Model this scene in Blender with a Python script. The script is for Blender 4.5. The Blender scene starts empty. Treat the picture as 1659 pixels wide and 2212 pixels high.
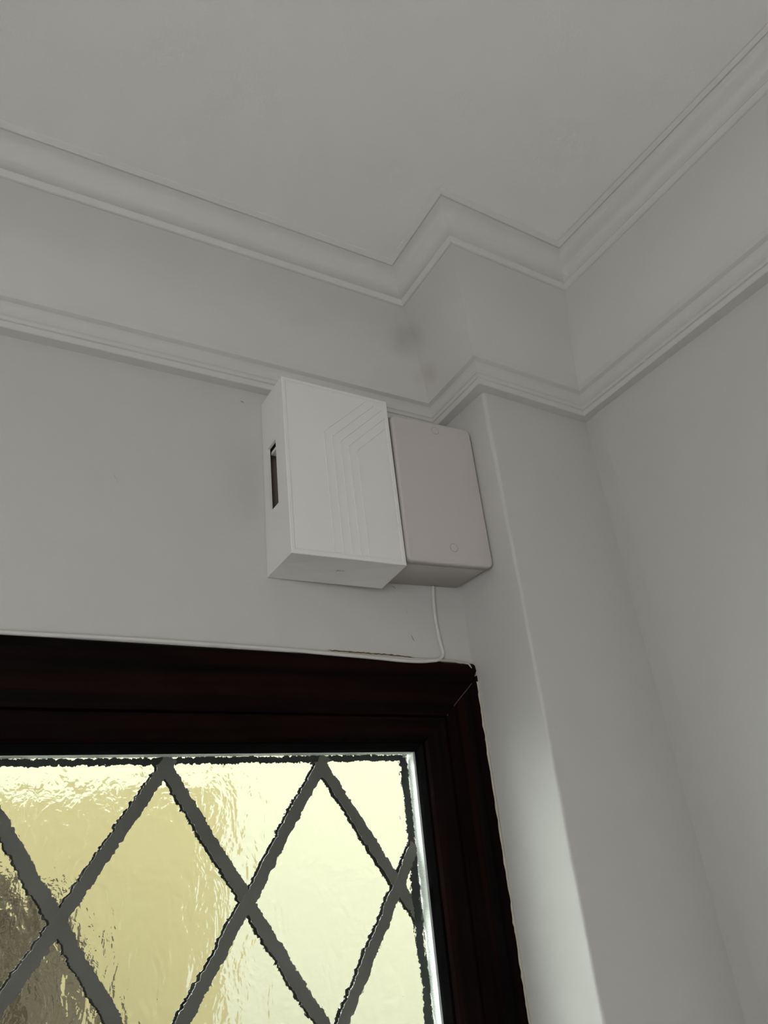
import bpy, bmesh, math, random
from mathutils import Vector, Matrix, noise

scene = bpy.context.scene
COL = scene.collection

# ------------------------------------------------------------------ camera, sky, light, exposure
cam_data = bpy.data.cameras.new('camera')
cam = bpy.data.objects.new('camera', cam_data)
COL.objects.link(cam)
cam_data.sensor_fit = 'VERTICAL'
cam_data.sensor_height = 36.0
cam_data.lens = 36.0 * 1475.0 / 2212.0
cam_data.clip_start = 0.02
RIGHT = (0.87587308, -0.47363726, -0.09227186)
DOWN = (0.13869675, 0.43025772, -0.89198739)
FWD = (0.46217915, 0.76846993, 0.44254311)
CAM = (-0.52760442, -0.70, -0.69591233)
cam.matrix_world = Matrix(((RIGHT[0], -DOWN[0], -FWD[0], CAM[0]),
                           (RIGHT[1], -DOWN[1], -FWD[1], CAM[1]),
                           (RIGHT[2], -DOWN[2], -FWD[2], CAM[2]),
                           (0, 0, 0, 1)))
scene.camera = cam

world = bpy.data.worlds.new('overcast_sky')
scene.world = world
world.use_nodes = True
wb = world.node_tree.nodes['Background']
wb.inputs['Color'].default_value = (0.86, 0.95, 1.0, 1)
wb.inputs['Strength'].default_value = 24.0

ld = bpy.data.lights.new('added_room_fill', 'AREA')
ld.shape = 'RECTANGLE'
ld.size, ld.size_y = 0.8, 1.0
ld.energy = 7.7
ld.color = (1.0, 0.985, 0.965)
lo = bpy.data.objects.new('added_room_fill', ld)
COL.objects.link(lo)
lo.location = (-1.08, -1.22, -0.78)
lo.rotation_euler = Vector((-0.80, -0.55, -0.10)).to_track_quat('Z', 'Y').to_euler()   # added area fill from the rear left; no door stands there

scene.view_settings.view_transform = 'Standard'
scene.view_settings.look = 'None'
scene.view_settings.exposure = 0.0
scene.view_settings.gamma = 1.0
scene.view_settings.use_curve_mapping = False
scene.cycles.use_denoising = True
scene.cycles.max_bounces = 14
scene.cycles.diffuse_bounces = 6
scene.cycles.transmission_bounces = 12
scene.cycles.sample_clamp_indirect = 16.0

# ------------------------------------------------------------------ helpers
def mesh_obj(name, verts, faces, mat=None, parent=None, smooth=False):
    me = bpy.data.meshes.new(name)
    me.from_pydata([tuple(v) for v in verts], [], [tuple(f) for f in faces])
    bm = bmesh.new(); bm.from_mesh(me)
    bmesh.ops.recalc_face_normals(bm, faces=bm.faces)
    bm.to_mesh(me); bm.free()
    if smooth:
        for p in me.polygons: p.use_smooth = True
    o = bpy.data.objects.new(name, me)
    COL.objects.link(o)
    if mat: me.materials.append(mat)
    if parent: o.parent = parent
    return o

def bm_obj(name, bm, mat=None, parent=None, smooth=False):
    bmesh.ops.recalc_face_normals(bm, faces=bm.faces)
    me = bpy.data.meshes.new(name); bm.to_mesh(me); bm.free()
    if smooth:
        for p in me.polygons: p.use_smooth = True
    o = bpy.data.objects.new(name, me)
    COL.objects.link(o)
    if mat: me.materials.append(mat)
    if parent: o.parent = parent
    return o

def empty(name, loc=(0, 0, 0)):
    o = bpy.data.objects.new(name, None)
    o.location = loc
    o.empty_display_size = 0.05
    COL.objects.link(o)
    return o

def tag(o, label, cat=None, kind=None, group=None):
    o['label'] = label
    if cat: o['category'] = cat
    if kind: o['kind'] = kind
    if group: o['group'] = group
    return o

def box_vf(x0, x1, y0, y1, z0, z1):
    v = [(x0, y0, z0), (x1, y0, z0), (x1, y1, z0), (x0, y1, z0),
         (x0, y0, z1), (x1, y0, z1), (x1, y1, z1), (x0, y1, z1)]
    f = [(0, 3, 2, 1), (4, 5, 6, 7), (0, 1, 5, 4), (1, 2, 6, 5), (2, 3, 7, 6), (3, 0, 4, 7)]
    return v, f

def box(name, x0, x1, y0, y1, z0, z1, mat, parent=None):
    v, f = box_vf(x0, x1, y0, y1, z0, z1)
    return mesh_obj(name, v, f, mat, parent)

def tube(name, pts, r, mat, parent=None, seg=10, flat=1.0):
    """Round tube along a polyline (Catmull-Rom smoothed)."""
    P = [Vector(p) for p in pts]
    path = []
    for i in range(len(P) - 1):
        p0 = P[max(i - 1, 0)]; p1 = P[i]; p2 = P[i + 1]; p3 = P[min(i + 2, len(P) - 1)]
        for k in range(8):
            t = k / 8
            path.append(0.5 * ((2 * p1) + (p2 - p0) * t + (2 * p0 - 5 * p1 + 4 * p2 - p3) * t * t
                               + (3 * p1 - p0 - 3 * p2 + p3) * t ** 3))
    path.append(P[-1])
    verts, faces = [], []
    for i, p in enumerate(path):
        d = (path[min(i + 1, len(path) - 1)] - path[max(i - 1, 0)]).normalized()
        n = Vector((0, -1, 0)); n = (n - d * n.dot(d)).normalized()
        b = d.cross(n)
        for k in range(seg):
            a = 2 * math.pi * k / seg
            verts.append(p + n * math.cos(a) * r + b * math.sin(a) * r * flat)
    for i in range(len(path) - 1):
        for k in range(seg):
            faces.append((i * seg + k, i * seg + (k + 1) % seg, (i + 1) * seg + (k + 1) % seg, (i + 1) * seg + k))
    faces.append(tuple(range(seg))); e = (len(path) - 1) * seg
    faces.append(tuple(e + k for k in reversed(range(seg))))
    return mesh_obj(name, verts, faces, mat, parent, smooth=True)

# ------------------------------------------------------------------ materials
def new_mat(name):
    m = bpy.data.materials.new(name); m.use_nodes = True
    nt = m.node_tree
    return m, nt, nt.nodes['Principled BSDF']

def paint(name, col, rough=0.6, bump=0.05, scale=260.0, var=0.03, spec=0.3, bdist=0.0006):
    m, nt, b = new_mat(name)
    tc = nt.nodes.new('ShaderNodeTexCoord')
    n1 = nt.nodes.new('ShaderNodeTexNoise'); n1.inputs['Scale'].default_value = 7.0; n1.inputs['Detail'].default_value = 4
    n2 = nt.nodes.new('ShaderNodeTexNoise'); n2.inputs['Scale'].default_value = scale; n2.inputs['Detail'].default_value = 3
    ramp = nt.nodes.new('ShaderNodeMixRGB')
    ramp.inputs['Color1'].default_value = (*[c * (1 - var) for c in col], 1)
    ramp.inputs['Color2'].default_value = (*[min(1, c * (1 + var)) for c in col], 1)
    bp = nt.nodes.new('ShaderNodeBump'); bp.inputs['Strength'].default_value = bump; bp.inputs['Distance'].default_value = bdist
    L = nt.links.new
    L(tc.outputs['Object'], n1.inputs['Vector']); L(tc.outputs['Object'], n2.inputs['Vector'])
    L(n1.outputs['Fac'], ramp.inputs['Fac']); L(ramp.outputs['Color'], b.inputs['Base Color'])
    L(n2.outputs['Fac'], bp.inputs['Height']); L(bp.outputs['Normal'], b.inputs['Normal'])
    b.inputs['Roughness'].default_value = rough
    b.inputs['Specular IOR Level'].default_value = spec
    return m

def wood(name, along):
    m, nt, b = new_mat(name)
    L = nt.links.new
    tc = nt.nodes.new('ShaderNodeTexCoord')
    mp = nt.nodes.new('ShaderNodeMapping')
    mp.inputs['Scale'].default_value = {'x': (2.2, 60, 60), 'z': (60, 60, 2.2)}[along]
    n = nt.nodes.new('ShaderNodeTexNoise'); n.inputs['Scale'].default_value = 1.2; n.inputs['Detail'].default_value = 5; n.inputs['Distortion'].default_value = 0.4
    r = nt.nodes.new('ShaderNodeValToRGB')
    r.color_ramp.elements[0].position = 0.38; r.color_ramp.elements[0].color = (0.0012, 0.0006, 0.0005, 1)
    r.color_ramp.elements[1].position = 0.72; r.color_ramp.elements[1].color = (0.010, 0.0026, 0.0018, 1)
    n2 = nt.nodes.new('ShaderNodeTexNoise'); n2.inputs['Scale'].default_value = 6; n2.inputs['Detail'].default_value = 4
    bp = nt.nodes.new('ShaderNodeBump'); bp.inputs['Strength'].default_value = 0.12; bp.inputs['Distance'].default_value = 0.0006
    L(tc.outputs['Object'], mp.inputs['Vector']); L(mp.outputs['Vector'], n.inputs['Vector']); L(mp.outputs['Vector'], n2.inputs['Vector'])
    L(n.outputs['Fac'], r.inputs['Fac']); L(r.outputs['Color'], b.inputs['Base Color'])
    L(n2.outputs['Fac'], bp.inputs['Height']); L(bp.outputs['Normal'], b.inputs['Normal'])
    b.inputs['Roughness'].default_value = 0.55
    b.inputs['Specular IOR Level'].default_value = 0.06
    return m

def glass(name, tint, scale, strength, dist, stretch=(1, 1, 1), ior=1.45):
    m = bpy.data.materials.new(name); m.use_nodes = True
    nt = m.node_tree; nt.nodes.clear(); L = nt.links.new
    out = nt.nodes.new('ShaderNodeOutputMaterial')
    g = nt.nodes.new('ShaderNodeBsdfGlass')
    g.inputs['Color'].default_value = (*tint, 1); g.inputs['Roughness'].default_value = 0.0; g.inputs['IOR'].default_value = ior
    tc = nt.nodes.new('ShaderNodeTexCoord'); mp = nt.nodes.new('ShaderNodeMapping'); mp.inputs['Scale'].default_value = stretch
    n = nt.nodes.new('ShaderNodeTexNoise'); n.inputs['Scale'].default_value = scale; n.inputs['Detail'].default_value = 3.0; n.inputs['Distortion'].default_value = 0.6
    bp = nt.nodes.new('ShaderNodeBump'); bp.inputs['Strength'].default_value = strength; bp.inputs['Distance'].default_value = dist
    L(tc.outputs['Object'], mp.inputs['Vector']); L(mp.outputs['Vector'], n.inputs['Vector'])
    L(n.outputs['Fac'], bp.inputs['Height']); L(bp.outputs['Normal'], g.inputs['Normal'])
    L(g.outputs['BSDF'], out.inputs['Surface'])
    return m

M_WALL = paint('wall_paint', (0.56, 0.556, 0.54), 0.55, 0.10, 180, 0.02)
M_CEIL = paint('ceiling_paint', (0.80, 0.797, 0.79), 0.8, 0.25, 320, 0.02)
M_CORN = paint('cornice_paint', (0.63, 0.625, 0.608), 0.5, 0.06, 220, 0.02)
M_FLOOR = paint('floor_carpet', (0.14, 0.125, 0.11), 0.9, 0.5, 400, 0.15)
M_PLASTIC_W = paint('white_printed_plastic', (0.77, 0.77, 0.75), 0.45, 0.0, 300, 0.005)
M_PLASTIC_P = paint('pinkish_grey_plastic', (0.545, 0.515, 0.50), 0.42, 0.03, 500, 0.01)
M_CABLE = paint('white_cable', (0.62, 0.61, 0.585), 0.45, 0.0, 100, 0.01)
M_CAULK = paint('old_caulk', (0.50, 0.475, 0.40), 0.6, 0.4, 120, 0.18)
M_CRACK = paint('dark_crack', (0.10, 0.08, 0.055), 0.9, 0.0, 100, 0.2)
M_SCUFF = paint('scuffed_paint', (0.48, 0.475, 0.46), 0.8, 0.1, 200, 0.05)
M_CHIP = paint('yellowed_filler', (0.55, 0.49, 0.33), 0.8, 0.2, 200, 0.15)
M_WOOD_X = wood('mahogany_horizontal', 'x')
M_WOOD_Z = wood('mahogany_vertical', 'z')
M_RUBBER = paint('black_rubber', (0.004, 0.004, 0.004), 0.6, 0.0, 100, 0.1, spec=0.04)
M_LEAD = paint('lead_grey', (0.135, 0.135, 0.12), 0.55, 0.3, 150, 0.12, spec=0.4)
M_LEAD_D = paint('lead_dark', (0.022, 0.026, 0.026), 0.5, 0.3, 150, 0.2, spec=0.3)
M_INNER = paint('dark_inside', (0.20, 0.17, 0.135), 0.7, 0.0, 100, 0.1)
M_GLASS_IN = glass('textured_glass_inner', (0.985, 0.99, 0.985), 95, 0.35, 0.003, ior=1.2)
M_GLASS_OUT = glass('textured_glass_outer', (0.99, 0.975, 0.91), 45, 0.8, 0.006, (1, 1, 0.55), ior=1.2)
M_CREAM = paint('cream_render', (0.077, 0.074, 0.056), 0.9, 0.2, 40, 0.06, spec=0.0)
M_TAN_SHADED = paint('shaded_tan_render', (0.056, 0.048, 0.026), 0.9, 0.2, 40, 0.06, spec=0.0)  # tan lowered so that the block's shade sits in its base colour
M_PAVE = paint('paving', (0.12, 0.117, 0.11), 0.9, 0.2, 20, 0.1)
M_SHRUB = paint('shrub_leaf', (0.0115, 0.0096, 0.0065), 0.8, 0.5, 30, 0.5, spec=0.0)

def add_patch(mat, centre, radius, colour, amount):
    # a darker patch with its own ragged outline, mixed into the base colour
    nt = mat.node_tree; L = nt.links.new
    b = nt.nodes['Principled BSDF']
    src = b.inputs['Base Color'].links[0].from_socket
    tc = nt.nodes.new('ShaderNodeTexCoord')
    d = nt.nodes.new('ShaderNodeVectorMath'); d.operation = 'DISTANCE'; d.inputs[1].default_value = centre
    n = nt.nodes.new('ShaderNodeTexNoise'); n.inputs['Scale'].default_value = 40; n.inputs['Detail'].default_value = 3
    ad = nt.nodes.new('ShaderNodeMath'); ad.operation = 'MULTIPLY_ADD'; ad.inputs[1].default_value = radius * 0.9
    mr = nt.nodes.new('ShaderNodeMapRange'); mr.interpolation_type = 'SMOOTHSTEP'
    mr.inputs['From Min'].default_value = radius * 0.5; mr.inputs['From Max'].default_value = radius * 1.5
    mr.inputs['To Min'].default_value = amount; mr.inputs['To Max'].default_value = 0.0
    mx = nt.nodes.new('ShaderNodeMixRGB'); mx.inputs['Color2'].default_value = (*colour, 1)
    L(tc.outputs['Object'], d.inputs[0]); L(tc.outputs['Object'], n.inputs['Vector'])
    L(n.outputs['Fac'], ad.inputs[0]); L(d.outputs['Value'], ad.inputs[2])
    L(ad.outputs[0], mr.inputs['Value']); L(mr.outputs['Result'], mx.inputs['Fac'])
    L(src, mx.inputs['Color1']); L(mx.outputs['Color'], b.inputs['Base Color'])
add_patch(M_CORN, (-0.088, -0.080, -0.060), 0.036, (0.36, 0.35, 0.33), 0.36)
add_patch(M_CORN, (-0.045, -0.060, -0.090), 0.022, (0.46, 0.43, 0.36), 0.5)

def spacer_mat():
    m, nt, b = new_mat('perforated_aluminium')
    L = nt.links.new
    b.inputs['Base Color'].default_value = (0.86, 0.9, 0.88, 1)
    b.inputs['Roughness'].default_value = 0.45
    tc = nt.nodes.new('ShaderNodeTexCoord')
    mp = nt.nodes.new('ShaderNodeMapping'); mp.inputs['Scale'].default_value = (0, 190, 190)
    v = nt.nodes.new('ShaderNodeTexVoronoi'); v.inputs['Randomness'].default_value = 0.15
    gt = nt.nodes.new('ShaderNodeMath'); gt.operation = 'LESS_THAN'; gt.inputs[1].default_value = 0.23
    mx = nt.nodes.new('ShaderNodeMixRGB'); mx.inputs['Color1'].default_value = (0.88, 0.92, 0.90, 1); mx.inputs['Color2'].default_value = (0.2, 0.22, 0.22, 1)
    L(tc.outputs['Object'], mp.inputs['Vector']); L(mp.outputs['Vector'], v.inputs['Vector'])
    L(v.outputs['Distance'], gt.inputs[0]); L(gt.outputs[0], mx.inputs['Fac']); L(mx.outputs['Color'], b.inputs['Base Color'])
    return m
M_SPACER = spacer_mat()

# ------------------------------------------------------------------ plan of the corner
# x along the window wall (to the right), y into it (room is y < 0), z up, ceiling at z = 0
PD, PW = 0.113545, 0.197054                # chimney-like pier: depth and width
A_SIDE, A_RIGHT, A_FRONT = 0.018406, -0.000890, 0.032541   # walls a little out of square
XL, YB, ZF = -1.35, -2.30, -2.40           # left wall, rear wall, floor

def inter(p, d, q, e):
    det = d[0] * (-e[1]) + e[0] * d[1]
    t = ((q[0] - p[0]) * (-e[1]) + e[0] * (q[1] - p[1])) / det
    return (p[0] + t * d[0], p[1] + t * d[1])

def plan_lines(o):
    out = []
    for P0, ang, n in (((0, 0), 0, (0, -1)), ((0, 0), A_SIDE - math.pi / 2, (-1, 0)),
                       ((0, -PD), A_FRONT, (0, -1)), ((PW, -PD), A_RIGHT - math.pi / 2, (-1, 0))):
        d = (math.cos(ang), math.sin(ang)); nn = (d[1], -d[0])
        if nn[0] * n[0] + nn[1] * n[1] < 0: nn = (-nn[0], -nn[1])
        out.append(((P0[0] + nn[0] * o, P0[1] + nn[1] * o), d))
    return out

def plan(o, z):
    """five plan points of a moulding line with projection o at height z"""
    l = plan_lines(o)
    c1 = inter(*l[0], *l[1]); c2 = inter(*l[1], *l[2]); c3 = inter(*l[2], *l[3])
    c1 = (c1[0] + 0.0024 + 0.00865 * z, c1[1] + 0.00013 - 0.0162 * z)
    c2 = (c2[0] + 0.00089 + 0.0176 * z, c2[1] - 0.00103 - 0.01247 * z)
    c3 = (c3[0] - 0.00192 - 0.02573 * z, c3[1] - 0.00294 - 0.02995 * z)
    pl = (-0.55, -o - 0.00026 - 0.00478 * z)
    k = (XL - c1[0]) / (pl[0] - c1[0])
    le = (XL, c1[1] + k * (pl[1] - c1[1]))
    pr = (l[3][0][0] + l[3][1][0] * 0.25 + 0.00148 + 0.02407 * z, l[3][0][1] + l[3][1][1] * 0.25)
    k = (YB - c3[1]) / (pr[1] - c3[1])
    re = (c3[0] + k * (pr[0] - c3[0]), YB)
    return [le, c1, c2, c3, re]

# ------------------------------------------------------------------ structure
SLOPE = -0.015                              # the window head runs slightly downhill to the right
def sl(x): return SLOPE * (x + 0.27)
WX0, WX1, WZ1, WZ0 = -1.06, 0.0, -0.490, -1.75   # opening in the window wall

# window wall: slab with an opening
T = 0.16
def slab_with_hole():
    xs = (XL - 0.1, WX0, WX1, PW + 0.12)
    zs = (ZF, WZ0, WZ1, 0.0)
    v, f, idx = [], [], {}
    for yi, y in enumerate((0.0, T)):
        for i, x in enumerate(xs):
            for j, z in enumerate(zs):
                zz = z + (sl(x) if j == 2 and i in (1, 2) else 0)
                idx[(i, j, yi)] = len(v); v.append((x, y, zz))
    for yi in (0, 1):
        for i in range(3):
            for j in range(3):
                if (i, j) == (1, 1): continue
                f.append((idx[i, j, yi], idx[i + 1, j, yi], idx[i + 1, j + 1, yi], idx[i, j + 1, yi]))
    for a, b in (((1, 1), (2, 1)), ((2, 1), (2, 2)), ((2, 2), (1, 2)), ((1, 2), (1, 1))):
        f.append((idx[a[0], a[1], 0], idx[b[0], b[1], 0], idx[b[0], b[1], 1], idx[a[0], a[1], 1]))
    for i in range(3):
        for j in (0, 3):
            f.append((idx[i, j, 0], idx[i + 1, j, 0], idx[i + 1, j, 1], idx[i, j, 1]))
    for j in range(3):
        for i in (0, 3):
            f.append((idx[i, j, 0], idx[i, j + 1, 0], idx[i, j + 1, 1], idx[i, j, 1]))
    return v, f
wall_back = mesh_obj('wall_back', *slab_with_hole(), M_WALL)
tag(wall_back, 'off-white painted wall above and around the leaded window', kind='structure')

# pier with a soft, slightly wavy left edge
def pier_mesh():
    l = plan_lines(0)
    c2 = inter(*l[1], *l[2]); c3 = inter(*l[2], *l[3])
    v, f = [], []
    N = 160
    R0 = 0.0036
    arcs = 8
    for i in range(N + 1):
        z = ZF + (0 - ZF) * i / N
        w = noise.noise(Vector((z * 22, 3.1, 0))) * 0.0011 + noise.noise(Vector((z * 60, 7.7, 0))) * 0.0005
        r = R0 + noise.noise(Vector((z * 9, 1.7, 0))) * 0.0012 + max(0, z + 0.45) * 0.009
        row = [(0.0, 0.02)]
        # a few points on the side face so that it undulates like hand plastering
        for k in range(1, 5):
            t = k / 5
            y = -t * (PD - 0.012)
            row.append((0.0184 * -y * 1.0 + noise.noise(Vector((z * 7, y * 30, 5))) * 0.0009, y))
        cx, cy = c2[0] + w, c2[1]
        for k in range(arcs + 1):
            a = math.pi + (math.pi / 2) * k / arcs
            row.append((cx + r + math.cos(a) * r, cy + r + math.sin(a) * r))
        row.append((c3[0] + 0.004, c3[1])); row.append((c3[0] + 0.05, c3[1])); row.append((c3[0] + 0.05, 0.02))
        for p in row: v.append((p[0], p[1], z))
        n = len(row)
    for i in range(N):
        for k in range(n):
            f.append((i * n + k, i * n + (k + 1) % n, (i + 1) * n + (k + 1) % n, (i + 1) * n + k))
    f.append(tuple(range(n))); f.append(tuple(N * n + k for k in range(n)))
    return v, f
pier = mesh_obj('wall_pier', *pier_mesh(), M_WALL, smooth=True)
mod = pier.modifiers.new('edge', 'EDGE_SPLIT'); mod.split_angle = math.radians(30)
tag(pier, 'off-white plastered pier beside the window with a daylit side', kind='structure')

# right-hand wall with a slightly turned strip next to the pier
def right_wall():
    t, e = 0.0035, 0.029
    c3 = inter(*plan_lines(0)[2], *plan_lines(0)[3])
    pts = [(c3[0] + t, c3[1] + 0.003), (PW + t * 0.1, c3[1] - e + 0.004), (PW, c3[1] - e), (PW, c3[1] - e - 0.006),
           (PW, YB - 0.1), (PW + 0.12, YB - 0.1), (PW + 0.12, -PD + 0.003)]
    v = [(x, y, ZF) for x, y in pts] + [(x, y, 0.0) for x, y in pts]
    n = len(pts)
    f = [(k, (k + 1) % n, n + (k + 1) % n, n + k) for k in range(n)] + [tuple(range(n)), tuple(range(n, 2 * n))]
    return v, f
tag(mesh_obj('wall_right', *right_wall(), M_WALL), 'off-white painted wall running toward the viewer on the right', kind='structure')
tag(box('wall_left', XL - 0.1, XL, YB - 0.1, 0.0, ZF, 0.0, M_WALL), 'off-white painted wall on the far left of the hall', kind='structure')
tag(box('wall_rear', XL - 0.1, PW + 0.12, YB - 0.1, YB, ZF, 0.0, M_WALL), 'off-white painted wall behind the viewer', kind='structure')
tag(box('ceiling', XL - 0.1, PW + 0.12, YB - 0.1, T, 0.0, 0.08, M_CEIL), 'plain off-white ceiling above the cornice', kind='structure')
tag(box('floor', XL - 0.1, PW + 0.12, YB - 0.1, T, ZF - 0.08, ZF, M_FLOOR), 'brown carpeted floor of the hall', kind='structure')

# ------------------------------------------------------------------ cornice
prof = [(0.1561, 0.0), (0.1558, -0.0020), (0.1516, -0.0058), (0.1500, -0.0056), (0.1494, -0.0050)]
# upper cavetto / ogee
for k in range(1, 9):
    t = k / 9
    o = 0.1490 + (0.1232 - 0.1490) * t
    z = -0.0052 + (-0.0292 + 0.0052) * t
    bow = math.sin(2 * math.pi * t) * 0.0032
    prof.append((o - bow * 0.65, z - bow * 0.65 * -1))
prof += [(0.1230, -0.0294), (0.1222, -0.0294), (0.1214, -0.0304), (0.1192, -0.0360), (0.1172, -0.0366), (0.1164, -0.0360)]
# big shallow cove
for k in range(1, 20):
    t = k / 20
    o = 0.1160 + (0.0318 - 0.1160) * t
    z = -0.0362 + (-0.1080 + 0.0362) * t
    bow = math.sin(math.pi * t) * 0.0135
    nl = math.hypot(0.0843, 0.0712)
    prof.append((o - bow * 0.0712 / nl, z + bow * 0.0843 / nl))
prof += [(0.0316, -0.1084), (0.0318, -0.1090), (0.0308, -0.1156), (0.0296, -0.1162)]
# lower ogee
for k in range(1, 9):
    t = k / 9
    o = 0.0265 + (0.0206 - 0.0265) * t
    z = -0.1164 + (-0.1310 + 0.1164) * t
    bow = math.sin(math.pi * t) * 0.0026
    prof.append((o - bow, z + bow * 0.4))
prof += [(0.0204, -0.1316), (0.0192, -0.1322), (0.0186, -0.1326), (0.0190, -0.1336), (0.0184, -0.1372), (0.0172, -0.1378),
         (0.0162, -0.1380), (0.0164, -0.1392), (0.0150, -0.1446), (0.0140, -0.1453), (-0.004, -0.1457)]
def cornice():
    v, f = [], []
    rows = []
    for o, z in prof:
        rows.append([(x, y, z) for x, y in plan(o, z)])
    back = [(x, y, 0.0) for x, y in plan(-0.004, 0.0)]
    rows.append(back)
    for r in rows: v += r
    n = 5
    for i in range(len(rows)):
        a, b = i * n, ((i + 1) % len(rows)) * n
        for k in range(n - 1):
            f.append((a + k, a + k + 1, b + k + 1, b + k))
    f.append(tuple(i * n for i in range(len(rows)))); f.append(tuple(i * n + 4 for i in range(len(rows))))
    return v, f
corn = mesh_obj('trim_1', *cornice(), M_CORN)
for p in corn.data.polygons: p.use_smooth = True
m_ = corn.modifiers.new('edge', 'EDGE_SPLIT'); m_.split_angle = math.radians(22)
tag(corn, 'white moulded plaster coving stepping around the pier under the ceiling', kind='structure')

# ------------------------------------------------------------------ window
win = empty('window_1', (-0.5, 0.0, WZ0))
tag(win, 'dark mahogany framed window with diamond leaded yellowish textured glass', kind='structure')
inv = Matrix.Translation((0.5, 0.0, -WZ0))
def wpart(o):
    o.parent = win
    o.matrix_parent_inverse = inv
    return o

FX1 = 0.016                                 # theoretical outer right of the frame (buried in plaster)
def ring_piece(name, profile, side, mat):
    """one mitred side of a frame; profile = closed list of (inset, y)"""
    v, f = [], []
    n = len(profile)
    for end in (0, 1):
        for s, y in profile:
            x0, x1, z0, z1 = WX0 + s, min(0.0, FX1 - s), WZ0 + s, WZ1 - s
            if side == 'top': p = ((x0, z1), (x1, z1))[end]
            elif side == 'bottom': p = ((x0, z0), (x1, z0))[end]
            elif side == 'left': p = ((x0, z0), (x0, z1))[end]
            else: p = ((x1, z0), (x1, z1))[end]
            v.append((p[0], y, p[1] + (sl(p[0]) if p[1] > -1.2 else 0)))
    for k in range(n):
        f.append((k, (k + 1) % n, n + (k + 1) % n, n + k))
    f.append(tuple(range(n))); f.append(tuple(range(n, 2 * n)))
    o = mesh_obj(name, v, f, mat)
    return wpart(o)

outer_prof = [(0.0, -0.002), (0.003, -0.006), (0.010, -0.0075), (0.026, -0.0075), (0.032, -0.0065), (0.040, -0.003), (0.048, -0.001), (0.060, -0.001),
              (0.0645, 0.000), (0.0660, 0.004), (0.0660, 0.11), (0.0, 0.11)]
jamb_prof = [(0.0161, -0.0075), (0.026, -0.0075), (0.032, -0.0065), (0.040, -0.003), (0.048, -0.001), (0.060, -0.001),
             (0.0645, 0.000), (0.0660, 0.004), (0.0660, 0.11), (0.0161, 0.11)]
bead_prof = [(0.0662, 0.003), (0.0675, 0.0005), (0.0700, 0.0), (0.0905, 0.0072), (0.0935, 0.0100), (0.0940, 0.0140), (0.0940, 0.0195), (0.0662, 0.0195)]
gask_prof = [(0.0941, 0.0125), (0.0962, 0.0118), (0.1010, 0.0160), (0.1030, 0.0195), (0.0941, 0.0195)]
ring_piece('frame_head', outer_prof, 'top', M_WOOD_X)
ring_piece('frame_sill', outer_prof, 'bottom', M_WOOD_X)
ring_piece('frame_jamb', outer_prof, 'left', M_WOOD_Z)
ring_piece('frame_jamb', jamb_prof, 'right', M_WOOD_Z)
for s_, m in (('top', M_WOOD_X), ('bottom', M_WOOD_X), ('left', M_WOOD_Z), ('right', M_WOOD_Z)):
    ring_piece('glazing_bead', bead_prof, s_, m)
    g_ = ring_piece('rubber_gasket', gask_prof, s_, M_RUBBER); g_['label'] = 'black rubber gasket'
    sp = ring_piece('spacer_bar', [(0.0955, 0.0246), (0.1030, 0.0246), (0.1030, 0.0395), (0.0955, 0.0395)], s_, M_SPACER)
    sp['label'] = 'pale perforated metal spacer bar'

GX0, GX1, GZ0, GZ1 = WX0 + 0.098, FX1 - 0.098, WZ0 + 0.098, WZ1 - 0.098
def pane(name, y0, y1, mat, label):
    v, f = box_vf(GX0, GX1, y0, y1, GZ0, GZ1)
    v = [(x, y, z + (sl(x) if z > -1 else 0)) for x, y, z in v]
    o = wpart(mesh_obj(name, v, f, mat)); o['label'] = label
    return o
pane_in = pane('inner_pane', 0.0200, 0.0240, M_GLASS_IN, 'clear textured inner pane')
pane_out = pane('outer_pane', 0.0400, 0.0440, M_GLASS_OUT, 'yellowish rippled outer pane')

# lead cames: ragged ribbons on both faces of the outer pane
def came(name, a, b, width, y0, y1, mat, seed, wob=0.0018, rag=0.0014, parent=None):
    a = Vector((a[0], 0, a[1])); b = Vector((b[0], 0, b[1]))
    d = b - a; Ln = d.length; d.normalize(); nrm = Vector((-d.z, 0, d.x))
    N = max(4, int(Ln / 0.0011))
    v, f = [], []
    for i in range(N + 1):
        t = Ln * i / N
        c = a + d * t
        w = noise.noise(Vector((t * 38, seed * 3.3, 0))) * wob + noise.noise(Vector((t * 95, seed * 5.3, 2))) * wob * 0.45
        e1 = noise.noise(Vector((t * 210, seed * 1.9, 4))) * rag + noise.noise(Vector((t * 620, seed, 9))) * rag * 0.9
        e2 = noise.noise(Vector((t * 210, seed * 2.7, 6))) * rag + noise.noise(Vector((t * 620, seed, 19))) * rag * 0.9
        hw = width / 2 * (1 + 0.12 * noise.noise(Vector((t * 25, seed, 11))))
        p = c + nrm * (w + hw + e1); q = c + nrm * (w - hw + e2)
        for pt in (p, q):
            pt.z += sl(pt.x)
        v += [(p.x, y0, p.z), (q.x, y0, q.z), (p.x, y1, p.z), (q.x, y1, q.z)]
    for i in range(N):
        o = i * 4
        f += [(o, o + 1, o + 5, o + 4), (o + 2, o + 6, o + 7, o + 3), (o, o + 4, o + 6, o + 2), (o + 1, o + 3, o + 7, o + 5)]
    f += [(0, 2, 3, 1), (N * 4, N * 4 + 1, N * 4 + 3, N * 4 + 2)]
    ob = mesh_obj(name, v, f, mat)
    ob.parent = pane_out
    return ob

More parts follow.
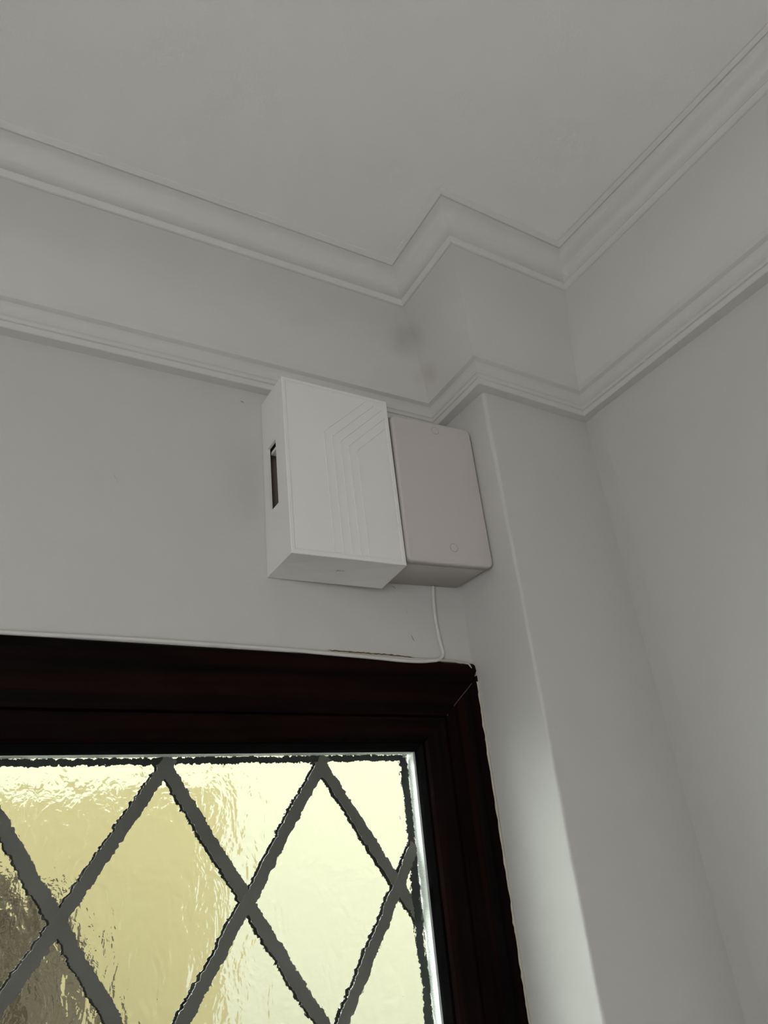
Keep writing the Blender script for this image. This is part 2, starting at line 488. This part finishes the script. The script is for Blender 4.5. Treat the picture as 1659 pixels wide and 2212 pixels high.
DX, DZ = 0.1695, 0.1262                     # diamond width, half height
X0, Z0 = -0.1982, -0.6021                   # a crossing on the head line
bx0, bx1, bz0, bz1 = GX0 + 0.010, GX1 - 0.0108, GZ0 + 0.010, GZ1 - 0.0088
segs = []
for s in (1, -1):                            # '\' then '/'
    for k in range(-9, 12):
        # x = X0 + k*DX + s * (Z0 - z) * (DX/2)/DZ
        m = s * (DX / 2) / DZ
        pts = []
        fx = lambda z: X0 + k * DX + m * (Z0 - z)
        zt, zb = GZ1 - 0.0056, GZ0 + 0.0056
        xt, xb = fx(zt), fx(zb)
        lo_, hi_ = 0.0, 1.0
        dx = xb - xt
        for bound, sign in ((GX0 + 0.0056, 1), (GX1 - 0.0056, -1)):
            num = (bound - xt) * sign; den = dx * sign
            if abs(den) < 1e-9: continue
            tt = num / den
            if den > 0: lo_ = max(lo_, tt)
            else: hi_ = min(hi_, tt)
        if hi_ - lo_ < 0.03: continue
        A = (xt + dx * lo_, zt + (zb - zt) * lo_); B = (xt + dx * hi_, zt + (zb - zt) * hi_)
        segs.append((A, B, s))
for i, (A, B, s) in enumerate(segs):
    came('lead_strip', A, B, 0.0122, 0.0388 + (0.0004 if s > 0 else 0), 0.0397, M_LEAD, 3 + i * 1.37)
    k_ = -0.0016
    o = came('lead_strip_backing', (A[0] + k_, A[1]), (B[0] + k_, B[1]), 0.0128, 0.0443, 0.0452, M_LEAD_D, 3 + i * 1.37, rag=0.0018)
for i, (A, B) in enumerate((((bx0, bz1), (bx1, bz1)), ((bx1, bz1), (bx1, bz0)), ((bx0, bz0), (bx1, bz0)), ((bx0, bz1), (bx0, bz0)))):
    came('border_strip', A, B, 0.0066 if i % 2 == 0 else 0.0092, 0.0390, 0.0398, M_LEAD_D, 91 + i * 3.1, wob=0.0022 if i % 2 else 0.0009, rag=0.0020)

# fine pale line along the mitre of the head and the jamb
def mitre_line(p, q, y0, y1):
    a, b = Vector((p[0], y0, p[1])), Vector((q[0], y1, q[1]))
    d = (b - a).normalized(); n = Vector((-d.z, 0, d.x)) * 0.00035
    v = []
    for k in range(9):
        c = a.lerp(b, k / 8)
        w = n * (1 + 0.8 * noise.noise(Vector((k * 1.3, 2, 2))))
        v += [c - w, c + w, c - w + Vector((0, 0.002, 0)), c + w + Vector((0, 0.002, 0))]
    f = []
    for k in range(8):
        e = k * 4
        f += [(e, e + 1, e + 5, e + 4), (e + 2, e + 6, e + 7, e + 3), (e, e + 4, e + 6, e + 2), (e + 1, e + 3, e + 7, e + 5)]
    f += [(0, 2, 3, 1), (32, 33, 35, 34)]
    o = wpart(mesh_obj('mitre_joint', v, f, M_MITRE)); o['label'] = 'thin pale mitre joint'
M_MITRE = paint('mitre_filler', (0.10, 0.085, 0.07), 0.7, 0.0, 100, 0.3)
mitre_line((0.016 - 0.0262, WZ1 - 0.0262 + sl(0)), (0.016 - 0.0322, WZ1 - 0.0322 + sl(0)), -0.0078, -0.0068)
mitre_line((0.016 - 0.0325, WZ1 - 0.0325 + sl(0)), (0.016 - 0.0480, WZ1 - 0.0480 + sl(0)), -0.0068, -0.0013)
mitre_line((0.016 - 0.0480, WZ1 - 0.0480 + sl(0)), (0.016 - 0.0640, WZ1 - 0.0640 + sl(0)), -0.0013, -0.0003)

# caulk between frame and plaster
def ragged_bead(name, pts, r, mat, seed, parent=None, amp=0.5):
    P = []
    for i in range(len(pts) - 1):
        a, b = Vector(pts[i]), Vector(pts[i + 1])
        n = max(2, int((b - a).length / 0.004))
        for k in range(n): P.append(a.lerp(b, k / n))
    P.append(Vector(pts[-1]))
    v, f = [], []; S = 6
    for i, p in enumerate(P):
        d = (P[min(i + 1, len(P) - 1)] - P[max(i - 1, 0)]).normalized()
        n = Vector((0, -1, 0)); b = d.cross(n)
        rr = r * (1 + amp * (noise.noise(Vector((i * 0.35, seed, 0))) + 0.7 * noise.noise(Vector((i * 0.9, seed, 4)))))
        off = b * r * amp * 0.6 * noise.noise(Vector((i * 0.2, seed, 8)))
        for k in range(S):
            a = 2 * math.pi * k / S
            v.append(p + off + n * math.cos(a) * rr * 0.6 + b * math.sin(a) * rr)
    for i in range(len(P) - 1):
        for k in range(S):
            f.append((i * S + k, i * S + (k + 1) % S, (i + 1) * S + (k + 1) % S, (i + 1) * S + k))
    o = mesh_obj(name, v, f, mat, None, smooth=True)
    return o
o = wpart(ragged_bead('caulk_bead', [(-0.001, -0.0075, -0.518), (-0.0012, -0.0078, -0.60), (-0.0008, -0.0078, -0.75), (-0.0006, -0.0078, -0.9), (-0.0006, -0.0078, -1.65)], 0.0019, M_CAULK, 2.0, amp=0.75)); o['label'] = 'cracked off-white caulk'
o = wpart(ragged_bead('caulk_bead', [(-0.056, -0.006, -0.4925), (-0.03, -0.0064, -0.4930), (-0.010, -0.0068, -0.4955), (-0.0065, -0.0075, -0.501)], 0.0013, M_CAULK, 6.0, amp=0.8)); o['label'] = 'cracked off-white caulk'
o = wpart(ragged_bead('caulk_bead', [(-1.0, -0.005, -0.4775), (-0.52, -0.005, -0.4850), (-0.30, -0.005, -0.4885), (-0.06, -0.005, -0.4928)], 0.0016, M_CABLE, 9.0, amp=0.35)); o['label'] = 'painted-over caulk line'

# flaking paint above the head: dark crack with yellowed filler below it
def ribbon(name, pts, w, y, mat, parent, seed):
    v, f = [], []
    P = []
    for i in range(len(pts) - 1):
        a, b = Vector((pts[i][0], 0, pts[i][1])), Vector((pts[i + 1][0], 0, pts[i + 1][1]))
        n = max(2, int((b - a).length / 0.0025))
        for k in range(n): P.append(a.lerp(b, k / n))
    P.append(Vector((pts[-1][0], 0, pts[-1][1])))
    for i, p in enumerate(P):
        j = noise.noise(Vector((i * 0.7, seed, 0))) * 0.0011
        hw = w / 2 * max(0.15, 1 + 0.9 * noise.noise(Vector((i * 0.5, seed, 5)))) * min(1, (i + .3) / 3, (len(P) - i - .7) / 3)
        for yy in (y, y + 0.0006):
            v += [(p.x, yy, p.z + j + hw), (p.x, yy, p.z + j - hw)]
    for i in range(len(P) - 1):
        a = i * 4; b = a + 4
        f += [(a, a + 1, b + 1, b), (a + 2, b + 2, b + 3, a + 3), (a, b, b + 2, a + 2), (a + 1, a + 3, b + 3, b + 1)]
    o = mesh_obj(name, v, f, mat); o.parent = parent
    return o
ribbon('filler_patch', [(-0.195, -0.4875), (-0.15, -0.4885), (-0.10, -0.4895), (-0.075, -0.4905)], 0.0030, -0.0005, M_CHIP, wall_back, 4.0)
ribbon('paint_crack', [(-0.20, -0.4850), (-0.15, -0.4862), (-0.12, -0.4868), (-0.085, -0.4890)], 0.0011, -0.0006, M_CRACK, wall_back, 1.0)
ribbon('paint_crack', [(-0.060, -0.4905), (-0.035, -0.4912), (-0.012, -0.4925)], 0.0011, -0.0006, M_CRACK, wall_back, 8.0)
ribbon('paint_crack', [(-0.086, -0.461), (-0.0825, -0.468)], 0.0007, -0.0006, M_CRACK, wall_back, 12.0)

ribbon('paint_nick', [(-0.3035, -0.1640), (-0.2990, -0.1650)], 0.0010, -0.0006, M_CRACK, wall_back, 21.0)
ribbon('paint_nick', [(-0.0900, -0.4280), (-0.0880, -0.4330)], 0.0008, -0.0006, M_SCUFF, wall_back, 23.0)
ribbon('paint_nick', [(-0.1060, -0.3985), (-0.1015, -0.4005)], 0.0010, -0.0006, M_CRACK, wall_back, 26.0)
ribbon('paint_nick', [(-0.4470, -0.2990), (-0.4410, -0.3090)], 0.0012, -0.0006, M_SCUFF, wall_back, 31.0)

# ------------------------------------------------------------------ white printed box
wbx = empty('wall_sensor_cover', (-0.203, 0.0, -0.403))
tag(wbx, 'white 3D-printed rectangular cover box with side slot and fine chevron lines', 'cover box')
winv = Matrix.Translation((0.203, 0.0, 0.403))
def bpart(o, par=None, m=winv, root=wbx):
    o.parent = par or root
    if par is None: o.matrix_parent_inverse = m
    return o
# corners: [x][front/back][z]
F_TL, F_BL, F_BR, F_TR = Vector((-0.2771, -0.076, -0.1709)), Vector((-0.2717, -0.076, -0.4036)), Vector((-0.1288, -0.076, -0.4023)), Vector((-0.1318, -0.076, -0.1715))
B_TL, B_BL, B_BR, B_TR = Vector((-0.2758, -0.0006, -0.1640)), Vector((-0.2715, -0.0006, -0.4030)), Vector((-0.1300, -0.0150, -0.4090)), Vector((-0.1330, -0.0150, -0.1660))
def hexmap(u, v, w):
    """u left->right, v bottom->top, w back->front"""
    fr = (F_BL * (1 - u) + F_BR * u) * (1 - v) + (F_TL * (1 - u) + F_TR * u) * v
    bk = (B_BL * (1 - u) + B_BR * u) * (1 - v) + (B_TL * (1 - u) + B_TR * u) * v
    return bk * (1 - w) + fr * w
SLOT_V = (0.318, 0.682); SLOT_W = (0.238, 0.600)
PORT_U = (0.478, 0.540); PORT_W = (0.475, 0.555)
wt = 0.016                                   # wall thickness in u
def cover_body():
    bm = bmesh.new()
    def quad(*ps):
        bm.faces.new([bm.verts.new(hexmap(*p)) for p in ps])
    W1 = 0.972                                # body ends behind the lid
    def plate_hole(fn, a, b, c, d, h0, h1, k0, k1):
        # rectangle (a..b)x(c..d) with hole (h0..h1)x(k0..k1), fn(s,t)->(u,v,w)
        S = (a, h0, h1, b); Tt = (c, k0, k1, d)
        for i in range(3):
            for j in range(3):
                if i == 1 and j == 1: continue
                quad(fn(S[i], Tt[j]), fn(S[i + 1], Tt[j]), fn(S[i + 1], Tt[j + 1]), fn(S[i], Tt[j + 1]))
    tu, tv = 0.02, 0.012
    plate_hole(lambda s, t: (0, s, t), 0, 1, 0, W1, *SLOT_V, *SLOT_W)                 # left outside
    plate_hole(lambda s, t: (tu, s, t), tv, 1 - tv, 0, W1, *SLOT_V, *SLOT_W)          # left inside
    plate_hole(lambda s, t: (s, 0, t), 0, 1, 0, W1, *PORT_U, *PORT_W)                 # bottom outside
    plate_hole(lambda s, t: (s, tv, t), tu, 1 - tu, 0, W1, *PORT_U, *PORT_W)          # bottom inside
    quad((1, 0, 0), (1, 1, 0), (1, 1, W1), (1, 0, W1)); quad((1 - tu, tv, 0), (1 - tu, 1 - tv, 0), (1 - tu, 1 - tv, W1), (1 - tu, tv, W1))
    quad((0, 1, 0), (1, 1, 0), (1, 1, W1), (0, 1, W1)); quad((tu, 1 - tv, 0), (1 - tu, 1 - tv, 0), (1 - tu, 1 - tv, W1), (tu, 1 - tv, W1))
    # returns of slot and port
    (a, b), (c, d) = SLOT_V, SLOT_W
    R = [(a, c), (b, c), (b, d), (a, d)]
    for i in range(4):
        p, q = R[i], R[(i + 1) % 4]
        quad((0, *p), (0, *q), (tu, *q), (tu, *p))
    (a, b), (c, d) = PORT_U, PORT_W
    R = [(a, c), (b, c), (b, d), (a, d)]
    for i in range(4):
        p, q = R[i], R[(i + 1) % 4]
        quad((p[0], 0, p[1]), (q[0], 0, q[1]), (q[0], tv, q[1]), (p[0], tv, p[1]))
    for w in (0, W1):                         # rims
        O = [(0, 0), (1, 0), (1, 1), (0, 1)]; I = [(tu, tv), (1 - tu, tv), (1 - tu, 1 - tv), (tu, 1 - tv)]
        for i in range(4):
            j = (i + 1) % 4
            quad((*O[i], w), (*O[j], w), (*I[j], w), (*I[i], w))
    bmesh.ops.remove_doubles(bm, verts=bm.verts, dist=1e-6)
    return bm
bpart(bm_obj('body', cover_body(), M_PLASTIC_W))
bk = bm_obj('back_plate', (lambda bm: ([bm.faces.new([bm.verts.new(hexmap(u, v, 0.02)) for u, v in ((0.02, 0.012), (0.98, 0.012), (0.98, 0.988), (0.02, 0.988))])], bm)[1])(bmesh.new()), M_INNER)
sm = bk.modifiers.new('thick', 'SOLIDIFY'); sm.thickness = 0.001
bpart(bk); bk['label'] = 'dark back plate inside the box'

# lid: bevelled plate with a shallow groove line all round and chevron ridges
def lid():
    bm = bmesh.new()
    gu, gv = 0.034, 0.020
    def ring(iu, iv, w): return [bm.verts.new(hexmap(u, v, w)) for u, v in ((iu, iv), (1 - iu, iv), (1 - iu, 1 - iv), (iu, 1 - iv))]
    rows = [ring(0.02, 0.012, 0.972), ring(0.0, 0.0, 0.972), ring(0.0, 0.0, 0.992), ring(0.006, 0.0036, 1.0),
            ring(gu - 0.004, gv - 0.0025, 1.0), ring(gu + 0.001, gv + 0.0006, 0.984), ring(gu + 0.009, gv + 0.0056, 0.984), ring(gu + 0.0095, gv + 0.006, 0.9965)]
    for a, b in zip(rows, rows[1:]):
        for i in range(4):
            bm.faces.new((a[i], a[(i + 1) % 4], b[(i + 1) % 4], b[i]))
    bm.faces.new(rows[-1]); bm.faces.new(list(reversed(rows[0])))
    return bm
lid_o = bpart(bm_obj('lid', lid(), M_PLASTIC_W))
def face_uv(x, z):
    v = (z - F_BL.z) / (F_TL.z - F_BL.z)
    xl = F_BL.x + (F_TL.x - F_BL.x) * v; xr = F_BR.x + (F_TR.x - F_BR.x) * v
    return (x - xl) / (xr - xl), v
def ridge(pts, w=0.0012, h=0.0008):
    P = []
    for (x, z) in pts:
        u, v = face_uv(x, z)
        P.append(hexmap(min(max(u, 0.04), 0.96), min(max(v, 0.024), 0.976), 0.9965))
    v, f = [], []
    for i, p in enumerate(P):
        d = (P[min(i + 1, len(P) - 1)] - P[max(i - 1, 0)]).normalized()
        n = Vector((d.z, 0, -d.x)) * (w / 2)
        v += [p - n + Vector((0, 0.0004, 0)), p + n + Vector((0, 0.0004, 0)), p + n * 0.4 + Vector((0, -h, 0)), p - n * 0.4 + Vector((0, -h, 0))]
    for i in range(len(P) - 1):
        a, b = i * 4, i * 4 + 4
        for k in range(4): f.append((a + k, a + (k + 1) % 4, b + (k + 1) % 4, b + k))
    e = (len(P) - 1) * 4
    f += [(0, 1, 2, 3), (e + 3, e + 2, e + 1, e)]
    return mesh_obj('chevron_ridge', v, f, M_PLASTIC_W)
for k in range(5):
    xt = -0.2248 + k * 0.0108; zt = -0.2391 - k * 0.0046
    xe = min(-0.1375, xt + 0.062)
    o = ridge([(xt + 0.0045, -0.398), (xt, zt), (xe, zt + (xe - xt) * 0.98)])
    bpart(o, lid_o)
# module and little round part seen through the slot
mod_v = [hexmap(u, v, w) for w in (0.06, 0.60) for u, v in ((0.13, 0.25), (0.55, 0.25), (0.55, 0.645), (0.13, 0.645))]
o = bpart(mesh_obj('sensor_module', mod_v, [(0, 1, 2, 3), (4, 5, 6, 7), (0, 1, 5, 4), (1, 2, 6, 5), (2, 3, 7, 6), (3, 0, 4, 7)], M_INNER)); o['label'] = 'dark brown module inside the slot'
bm = bmesh.new()
bmesh.ops.create_cone(bm, cap_ends=True, segments=24, radius1=0.0045, radius2=0.0038, depth=0.004,
                      matrix=Matrix.Translation(hexmap(0.125, 0.43, 0.41)) @ Matrix.Rotation(math.radians(90), 4, 'Y'))
bpart(bm_obj('round_button', bm, M_INNER), o)
# inner rib at the top of the slot
rib = [hexmap(u, v, w) for w in (0.20, 0.60) for u, v in ((0.035, 0.655), (0.10, 0.655), (0.10, 0.672), (0.035, 0.672))]
bpart(mesh_obj('slot_lip', rib, [(0, 1, 2, 3), (4, 5, 6, 7), (0, 1, 5, 4), (1, 2, 6, 5), (2, 3, 7, 6), (3, 0, 4, 7)], M_PLASTIC_W))

# ------------------------------------------------------------------ pinkish grey junction box
jb = empty('junction_box', (-0.063, 0.0, -0.395))
tag(jb, 'pinkish grey plastic junction box with rounded lid, tucked against the pier', 'junction box')
jinv = Matrix.Translation((0.063, 0.0, 0.395))
def rounded_prism(name, x0, x1, z0, z1, y_front, y_back, r, fr, mat, skew=(0, 0), n=8):
    """rounded rectangle extruded in y; front edge rounded by fr; skew = extra (dz at right, dx at top)"""
    def loop(ins, y):
        pts = []
        rr = max(r - ins, 0.0004)
        for cx, cz, a0 in ((x1 - r, z1 - r, 0), (x0 + r, z1 - r, 90), (x0 + r, z0 + r, 180), (x1 - r, z0 + r, 270)):
            for k in range(n + 1):
                a = math.radians(a0 + 90 * k / n)
                pts.append((cx + rr * math.cos(a), cz + rr * math.sin(a)))
        out = []
        for x, z in pts:
            u = (x - x0) / (x1 - x0); v = (z - z0) / (z1 - z0)
            out.append((x + skew[1] * v, y, z + skew[0] * u))
        return out
    rows = [loop(0, y_back)]
    if fr > 0:
        for k in range(6):
            a = math.pi / 2 * k / 5
            rows.append(loop(fr * (1 - math.cos(a)), y_front + fr * (1 - math.sin(a))))
    else:
        rows.append(loop(0, y_front))
    v, f = [], []
    m = len(rows[0])
    for rw in rows: v += rw
    for i in range(len(rows) - 1):
        for k in range(m): f.append((i * m + k, i * m + (k + 1) % m, (i + 1) * m + (k + 1) % m, (i + 1) * m + k))
    f.append(tuple(range(m))); f.append(tuple((len(rows) - 1) * m + k for k in range(m)))
    o = mesh_obj(name, v, f, mat)
    for p in o.data.polygons:
        p.use_smooth = len(p.vertices) == 4
    return o
JX0, JX1, JZ0, JZ1 = -0.1262, -0.0008, -0.3960, -0.1905
o = bpart(rounded_prism('base', JX0 + 0.0006, JX1 - 0.0006, JZ0 + 0.0006, JZ1 - 0.0006, -0.0655, -0.0008, 0.008, 0.001, M_PLASTIC_P, (0.004, -0.001)), None, jinv, jb)
jl = bpart(rounded_prism('lid', JX0, JX1, JZ0, JZ1, -0.0772, -0.0665, 0.008, 0.0032, M_PLASTIC_P, (0.004, -0.001)), None, jinv, jb)
def screw_cap(x, z):
    bm = bmesh.new()
    n = 32
    rings = []
    for rr, y in ((0.0052, -0.0770), (0.0052, -0.07745), (0.0048, -0.0777), (0.0, -0.0777)):
        if rr == 0: break
        rings.append([bm.verts.new((x + rr * math.cos(2 * math.pi * k / n), y, z + rr * math.sin(2 * math.pi * k / n))) for k in range(n)])
    for a, b in zip(rings, rings[1:]):
        for k in range(n): bm.faces.new((a[k], a[(k + 1) % n], b[(k + 1) % n], b[k]))
    bm.faces.new(rings[-1]); bm.faces.new(list(reversed(rings[0])))
    o = bpart(bm_obj('screw_cap', bm, M_PLASTIC_P), jl, jinv, jb)
    # dark hairline gap around the cap
    v, f = [], []
    for k in range(n):
        a = 2 * math.pi * k / n
        for rr, y in ((0.0051, -0.0771), (0.0058, -0.0771), (0.0058, -0.07728), (0.0051, -0.07728)):
            v.append((x + rr * math.cos(a), y, z + rr * math.sin(a)))
    for k in range(n):
        a, b = k * 4, ((k + 1) % n) * 4
        for j in range(4): f.append((a + j, a + (j + 1) % 4, b + (j + 1) % 4, b + j))
    g = bpart(mesh_obj('cap_gap', v, f, M_SEAM), jl, jinv, jb)
M_SEAM = paint('seam_shadow_line', (0.30, 0.28, 0.27), 0.8, 0.0, 100, 0.02)
screw_cap(-0.0605, -0.2010)
screw_cap(-0.0583, -0.3718)

# ------------------------------------------------------------------ cable
cable_pts = [(-0.0452, -0.0022, -0.3935), (-0.0460, -0.0020, -0.402), (-0.0470, -0.002, -0.412), (-0.0478, -0.002, -0.44), (-0.0458, -0.002, -0.467), (-0.0434, -0.002, -0.479),
             (-0.0450, -0.0025, -0.4862), (-0.0525, -0.004, -0.4912), (-0.064, -0.006, -0.4935), (-0.0836, -0.0075, -0.4955), (-0.110, -0.0075, -0.4952), (-0.1348, -0.0072, -0.4938), (-0.17, -0.0066, -0.492),
             (-0.2062, -0.0055, -0.4903), (-0.2509, -0.005, -0.4884), (-0.3626, -0.005, -0.4862), (-0.4519, -0.005, -0.4850), (-0.5312, -0.005, -0.4848), (-0.75, -0.005, -0.481), (-1.05, -0.005, -0.477)]
cb = tube('alarm_cable', cable_pts, 0.0023, M_CABLE)
tag(cb, 'thin white cable running from the junction box along the top of the window frame', 'cable')

# ------------------------------------------------------------------ outside, seen blurred through the glass
tag(box('neighbour_wall', -1.6, 5.0, 4.5, 4.8, -2.45, 0.9, M_CREAM), 'bright cream wall seen blurred through the textured glass', 'wall')
tag(box('tan_outbuilding', -0.95, 0.28, 2.0, 3.2, -2.45, -0.42, M_TAN_SHADED), 'tan rendered block with shade in its colour, seen blurred through the middle of the glass', 'building')
gnd = box('ground', -8, 8, T, 9, -2.55, -2.45, M_PAVE); tag(gnd, 'grey paved ground outside', kind='structure')
bm = bmesh.new()
bmesh.ops.create_icosphere(bm, subdivisions=5, radius=0.62)
for v in bm.verts:
    n = v.co.normalized()
    d = 0.10 * noise.noise(n * 3.1) + 0.07 * noise.noise(n * 9) + 0.05 * noise.noise(n * 22)
    v.co = Vector((n.x * 0.62, n.y * 0.5, n.z * 0.9)) * (1 + d)
    v.co += Vector((-0.74, 1.25, -1.50))
tag(bm_obj('shrub', bm, M_SHRUB), 'dark brownish shrub seen blurred at the lower left of the glass', 'shrub')
